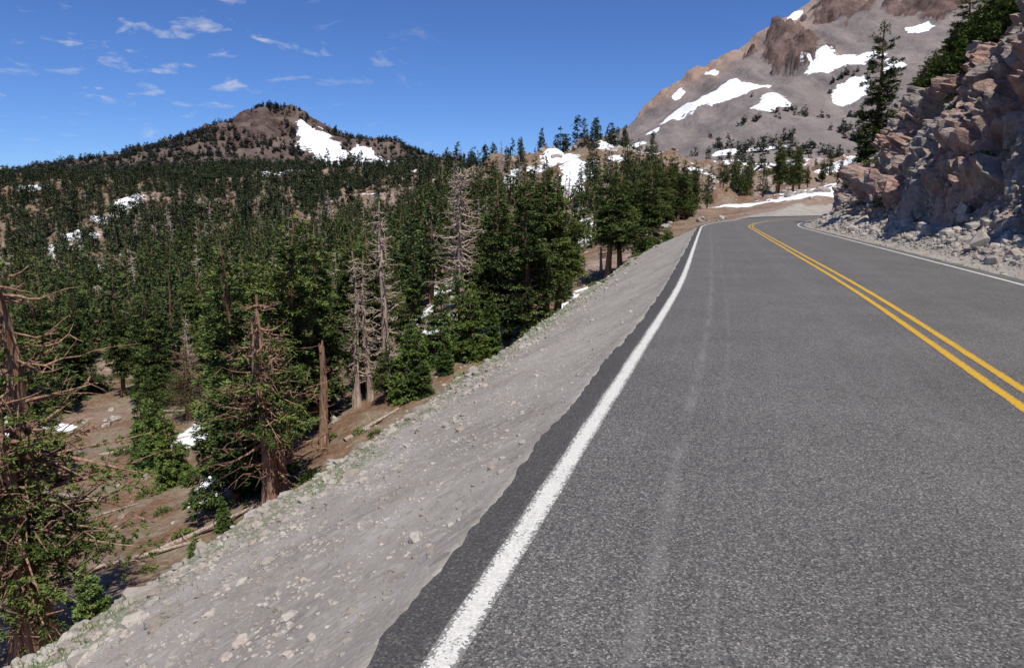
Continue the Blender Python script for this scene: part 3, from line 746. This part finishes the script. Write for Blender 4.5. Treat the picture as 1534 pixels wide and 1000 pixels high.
# ---- mountain trees
mt = bpy.data.objects.new("mountain_tree_cover", None); COL.objects.link(mt)
def scatter(fn, n, x0, x1, y0, y1, cond, hs):
    x = rng.uniform(x0, x1, n); y = rng.uniform(y0, y1, n); z = fn(x, y)
    k = cond(x, y, z); x, y, z = x[k], y[k], z[k]
    for i in range(len(x)):
        h = random.uniform(*hs)/10
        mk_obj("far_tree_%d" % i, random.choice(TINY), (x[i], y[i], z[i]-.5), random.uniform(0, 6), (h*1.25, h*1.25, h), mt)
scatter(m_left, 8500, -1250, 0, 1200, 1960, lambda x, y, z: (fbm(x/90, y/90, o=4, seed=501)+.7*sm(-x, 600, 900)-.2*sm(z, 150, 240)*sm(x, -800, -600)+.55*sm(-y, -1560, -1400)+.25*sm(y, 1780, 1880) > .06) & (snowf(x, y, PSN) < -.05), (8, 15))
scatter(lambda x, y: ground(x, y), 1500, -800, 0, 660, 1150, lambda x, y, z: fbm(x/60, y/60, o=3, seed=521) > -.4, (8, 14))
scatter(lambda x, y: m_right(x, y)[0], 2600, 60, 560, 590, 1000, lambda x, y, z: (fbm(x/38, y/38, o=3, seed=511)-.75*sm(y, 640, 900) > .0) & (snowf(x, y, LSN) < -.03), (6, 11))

# ------------------------------------------------------------ shrubs, grass, logs
def shrub_mesh(name, seed, R=.5, n=260):
    g = np.random.default_rng(seed)
    d = g.normal(0, 1, (n, 3)); d[:, 2] = abs(d[:, 2])*.8; d /= np.linalg.norm(d, axis=1)[:, None]
    c = d*R*g.uniform(.45, 1, (n, 1))*[1, 1, .7]
    dirn = d+g.normal(0, .5, (n, 3)); dirn /= np.linalg.norm(dirn, axis=1)[:, None]
    sv = np.cross(dirn, g.normal(0, 1, (n, 3))); sv /= np.linalg.norm(sv, axis=1)[:, None]
    q = np.stack([c, c+dirn*.07+sv*.03, c+dirn*.15, c+dirn*.07-sv*.03], 1).reshape(-1, 3)
    return mk_mesh(name, q, [np.arange(n*4).reshape(-1, 4)], [MAT_shrub], attrs=dict(tone=np.repeat(g.uniform(.1, .9, n), 4)))
SH = [shrub_mesh("shrub_a", 1), shrub_mesh("shrub_b", 2, .4, 200)]
bushes = bpy.data.objects.new("alpine_shrubs", None); COL.objects.link(bushes)
def bush(x, y, sc, i, zz=None):
    z = float(ground(np.array([x]), np.array([y]), False)[0]) if zz is None else zz
    mk_obj("shrub_part_%d" % i, SH[i % 2], (x, y, z-.05), random.uniform(0, 6), sc, bushes)
k = 0
for _ in range(70):
    yy = random.uniform(14, 75); sx_, sy_ = along(np.array([s_of_y(yy)]), np.array([-3.6-random.uniform(3.4, 6.5)]))
    bush(float(sx_[0]), float(sy_[0]), random.uniform(.25, .8), k); k += 1
for _ in range(150):
    a = random.uniform(-.7, .1); r1 = random.uniform(28, 110); bush(r1*math.sin(a), r1*math.cos(a), random.uniform(.5, 1.6), k); k += 1
for _ in range(190):
    yy = random.uniform(14, 75); u1 = random.choice([random.uniform(2.2, 6), random.uniform(6, 12)])
    sx_, sy_ = along(np.array([s_of_y(yy)]), np.array([3.7+u1]))
    zz = float(prof(u1)*T(sy_[0])); bush(float(sx_[0]), float(sy_[0]), random.uniform(.3, .9)*(1 if u1 < 6 else 1.7), k, zz+.15); k += 1
n = 18000
ss = s0+rng.uniform(0, 1, n)**1.5*22; lat = -3.6-rng.normal(3.9, .55, n); x, y = along(ss, lat)
kk = fbm(x/.7, y/.7, o=3, seed=601) > .05; x, y = x[kk], y[kk]; P = on_ground(x, y, -.01); n = len(P)
d = rng.normal(0, .4, (n, 3)); d[:, 2] = 1; hl = rng.uniform(.025, .08, (n, 1)); a = rng.uniform(0, 6.28, n)
sv = np.stack([np.cos(a), np.sin(a), a*0], 1)*.004
me = mk_mesh("grass", np.stack([P-sv, P+sv, P+d*hl], 1).reshape(-1, 3), [np.arange(n*3).reshape(-1, 3)], [MAT_shrub], attrs=dict(tone=np.repeat(rng.uniform(.3, 1, n), 3)))
mk_obj("bank_grass", me)
def log(x0, y0, x1, y1, r):
    t = np.linspace(0, 1, 9); x = x0+(x1-x0)*t; y = y0+(y1-y0)*t; z = ground(x, y)
    z = np.polyval(np.polyfit(t, z, 1), t)+r*.7
    v, f = tube(np.stack([x, y, z], 1), r*(1-.45*t), 9)
    V = [v]; Fq = [f]; o = len(v)
    for j in range(6):
        i = random.randint(1, 7); p = np.array([x[i], y[i], z[i]]); e = p+np.array([random.uniform(-.5, .5), random.uniform(-.5, .5), random.uniform(.2, .6)])
        v2, f2 = tube([p, e], [r*.2, .01], 4); V.append(v2); Fq.append(f2+o); o += len(v2)
    mk_obj("fallen_log", mk_mesh("log", np.concatenate(V), [np.concatenate(Fq)], [MAT_dead]))
log(-15.5, 27, -11.0, 29.5, .12); log(-17, 25.5, -13.4, 27.3, .1); log(-30, 47, -24, 49, .14); log(-8.5, 33, -6.3, 36.5, .12); log(-34, 60, -28, 58, .16); log(-3, 50, 2, 52, .14); log(6, 64, 11, 63, .15)
log(-19, 44, -15, 43, .1); log(-27, 38, -23.5, 36.5, .1); log(-22, 33, -20.5, 35, .07)

# ------------------------------------------------------------ camera, sun, sky
cam = bpy.data.cameras.new("camera"); co = bpy.data.objects.new("camera", cam); COL.objects.link(co)
cam.sensor_width = 36; cam.lens = 24; cam.clip_start = .05; cam.clip_end = 20000
co.location = (0, 0, 1.6); co.rotation_euler = (math.radians(90-10.79), 0, 0)
SC.camera = co
S = Vector((.13, -.45, .87)).normalized()
sun = bpy.data.lights.new("sun", 'SUN'); sun.energy = 5.0; sun.angle = math.radians(.53); sun.color = (1, .945, .86)
so = bpy.data.objects.new("sun", sun); COL.objects.link(so); so.rotation_euler = S.to_track_quat('Z', 'Y').to_euler()
w = bpy.data.worlds.new("World"); SC.world = w; w.use_nodes = True; nt = w.node_tree
bg = nt.nodes['Background']; sky = nt.nodes.new('ShaderNodeTexSky'); sky.sky_type = 'NISHITA'; sky.sun_disc = False
sky.sun_elevation = math.asin(S.z); sky.sun_rotation = math.atan2(S.x, S.y); sky.altitude = 2400; sky.air_density = 1.0; sky.dust_density = .2; sky.ozone_density = 4
bg.inputs[1].default_value = .095
tc = nt.nodes.new('ShaderNodeTexCoord'); sx = nt.nodes.new('ShaderNodeSeparateXYZ'); nt.links.new(tc.outputs['Generated'], sx.inputs[0])
def mth(op, a, b=0.):
    nd = nt.nodes.new('ShaderNodeMath'); nd.operation = op
    for i, v in enumerate((a, b)):
        if isinstance(v, bpy.types.NodeSocket): nt.links.new(v, nd.inputs[i])
        else: nd.inputs[i].default_value = v
    return nd.outputs[0]
zz = mth('ADD', sx.outputs[2], .22); cxn = nt.nodes.new('ShaderNodeCombineXYZ')
nt.links.new(mth('DIVIDE', sx.outputs[0], zz), cxn.inputs[0]); nt.links.new(mth('DIVIDE', sx.outputs[1], zz), cxn.inputs[1])
def wn(sc, det, rough, dist=0.):
    nd = nt.nodes.new('ShaderNodeTexNoise'); nt.links.new(cxn.outputs[0], nd.inputs['Vector'])
    nd.inputs['Scale'].default_value = sc; nd.inputs['Detail'].default_value = det; nd.inputs['Roughness'].default_value = rough; nd.inputs['Distortion'].default_value = dist
    return nd.outputs['Fac']
def wr(v, a, b, c=0., d=1.):
    nd = nt.nodes.new('ShaderNodeMapRange'); nt.links.new(v, nd.inputs[0])
    for i, q_ in enumerate((a, b, c, d)): nd.inputs[i+1].default_value = q_
    return nd.outputs[0]
cl = mth('MULTIPLY', wr(wn(7.0, 9, .6, .4), .56, .72), wr(wn(1.6, 2, .5), .40, .54))
cl = mth('MULTIPLY', cl, wr(sx.outputs[0], -.08, -.26))
cl = mth('MULTIPLY', cl, .8)
tint = nt.nodes.new('ShaderNodeMix'); tint.data_type = 'RGBA'; tint.blend_type = 'MULTIPLY'; tint.inputs[0].default_value = 1
nt.links.new(sky.outputs[0], tint.inputs[6]); tint.inputs[7].default_value = (.62, .84, 1.24, 1)
mx = nt.nodes.new('ShaderNodeMix'); mx.data_type = 'RGBA'; nt.links.new(cl, mx.inputs[0]); nt.links.new(tint.outputs[2], mx.inputs[6]); mx.inputs[7].default_value = (6.4, 6.8, 7.6, 1)
nt.links.new(mx.outputs[2], bg.inputs[0])
SC.view_settings.view_transform = 'Standard'; SC.view_settings.look = 'None'; SC.view_settings.exposure = 0
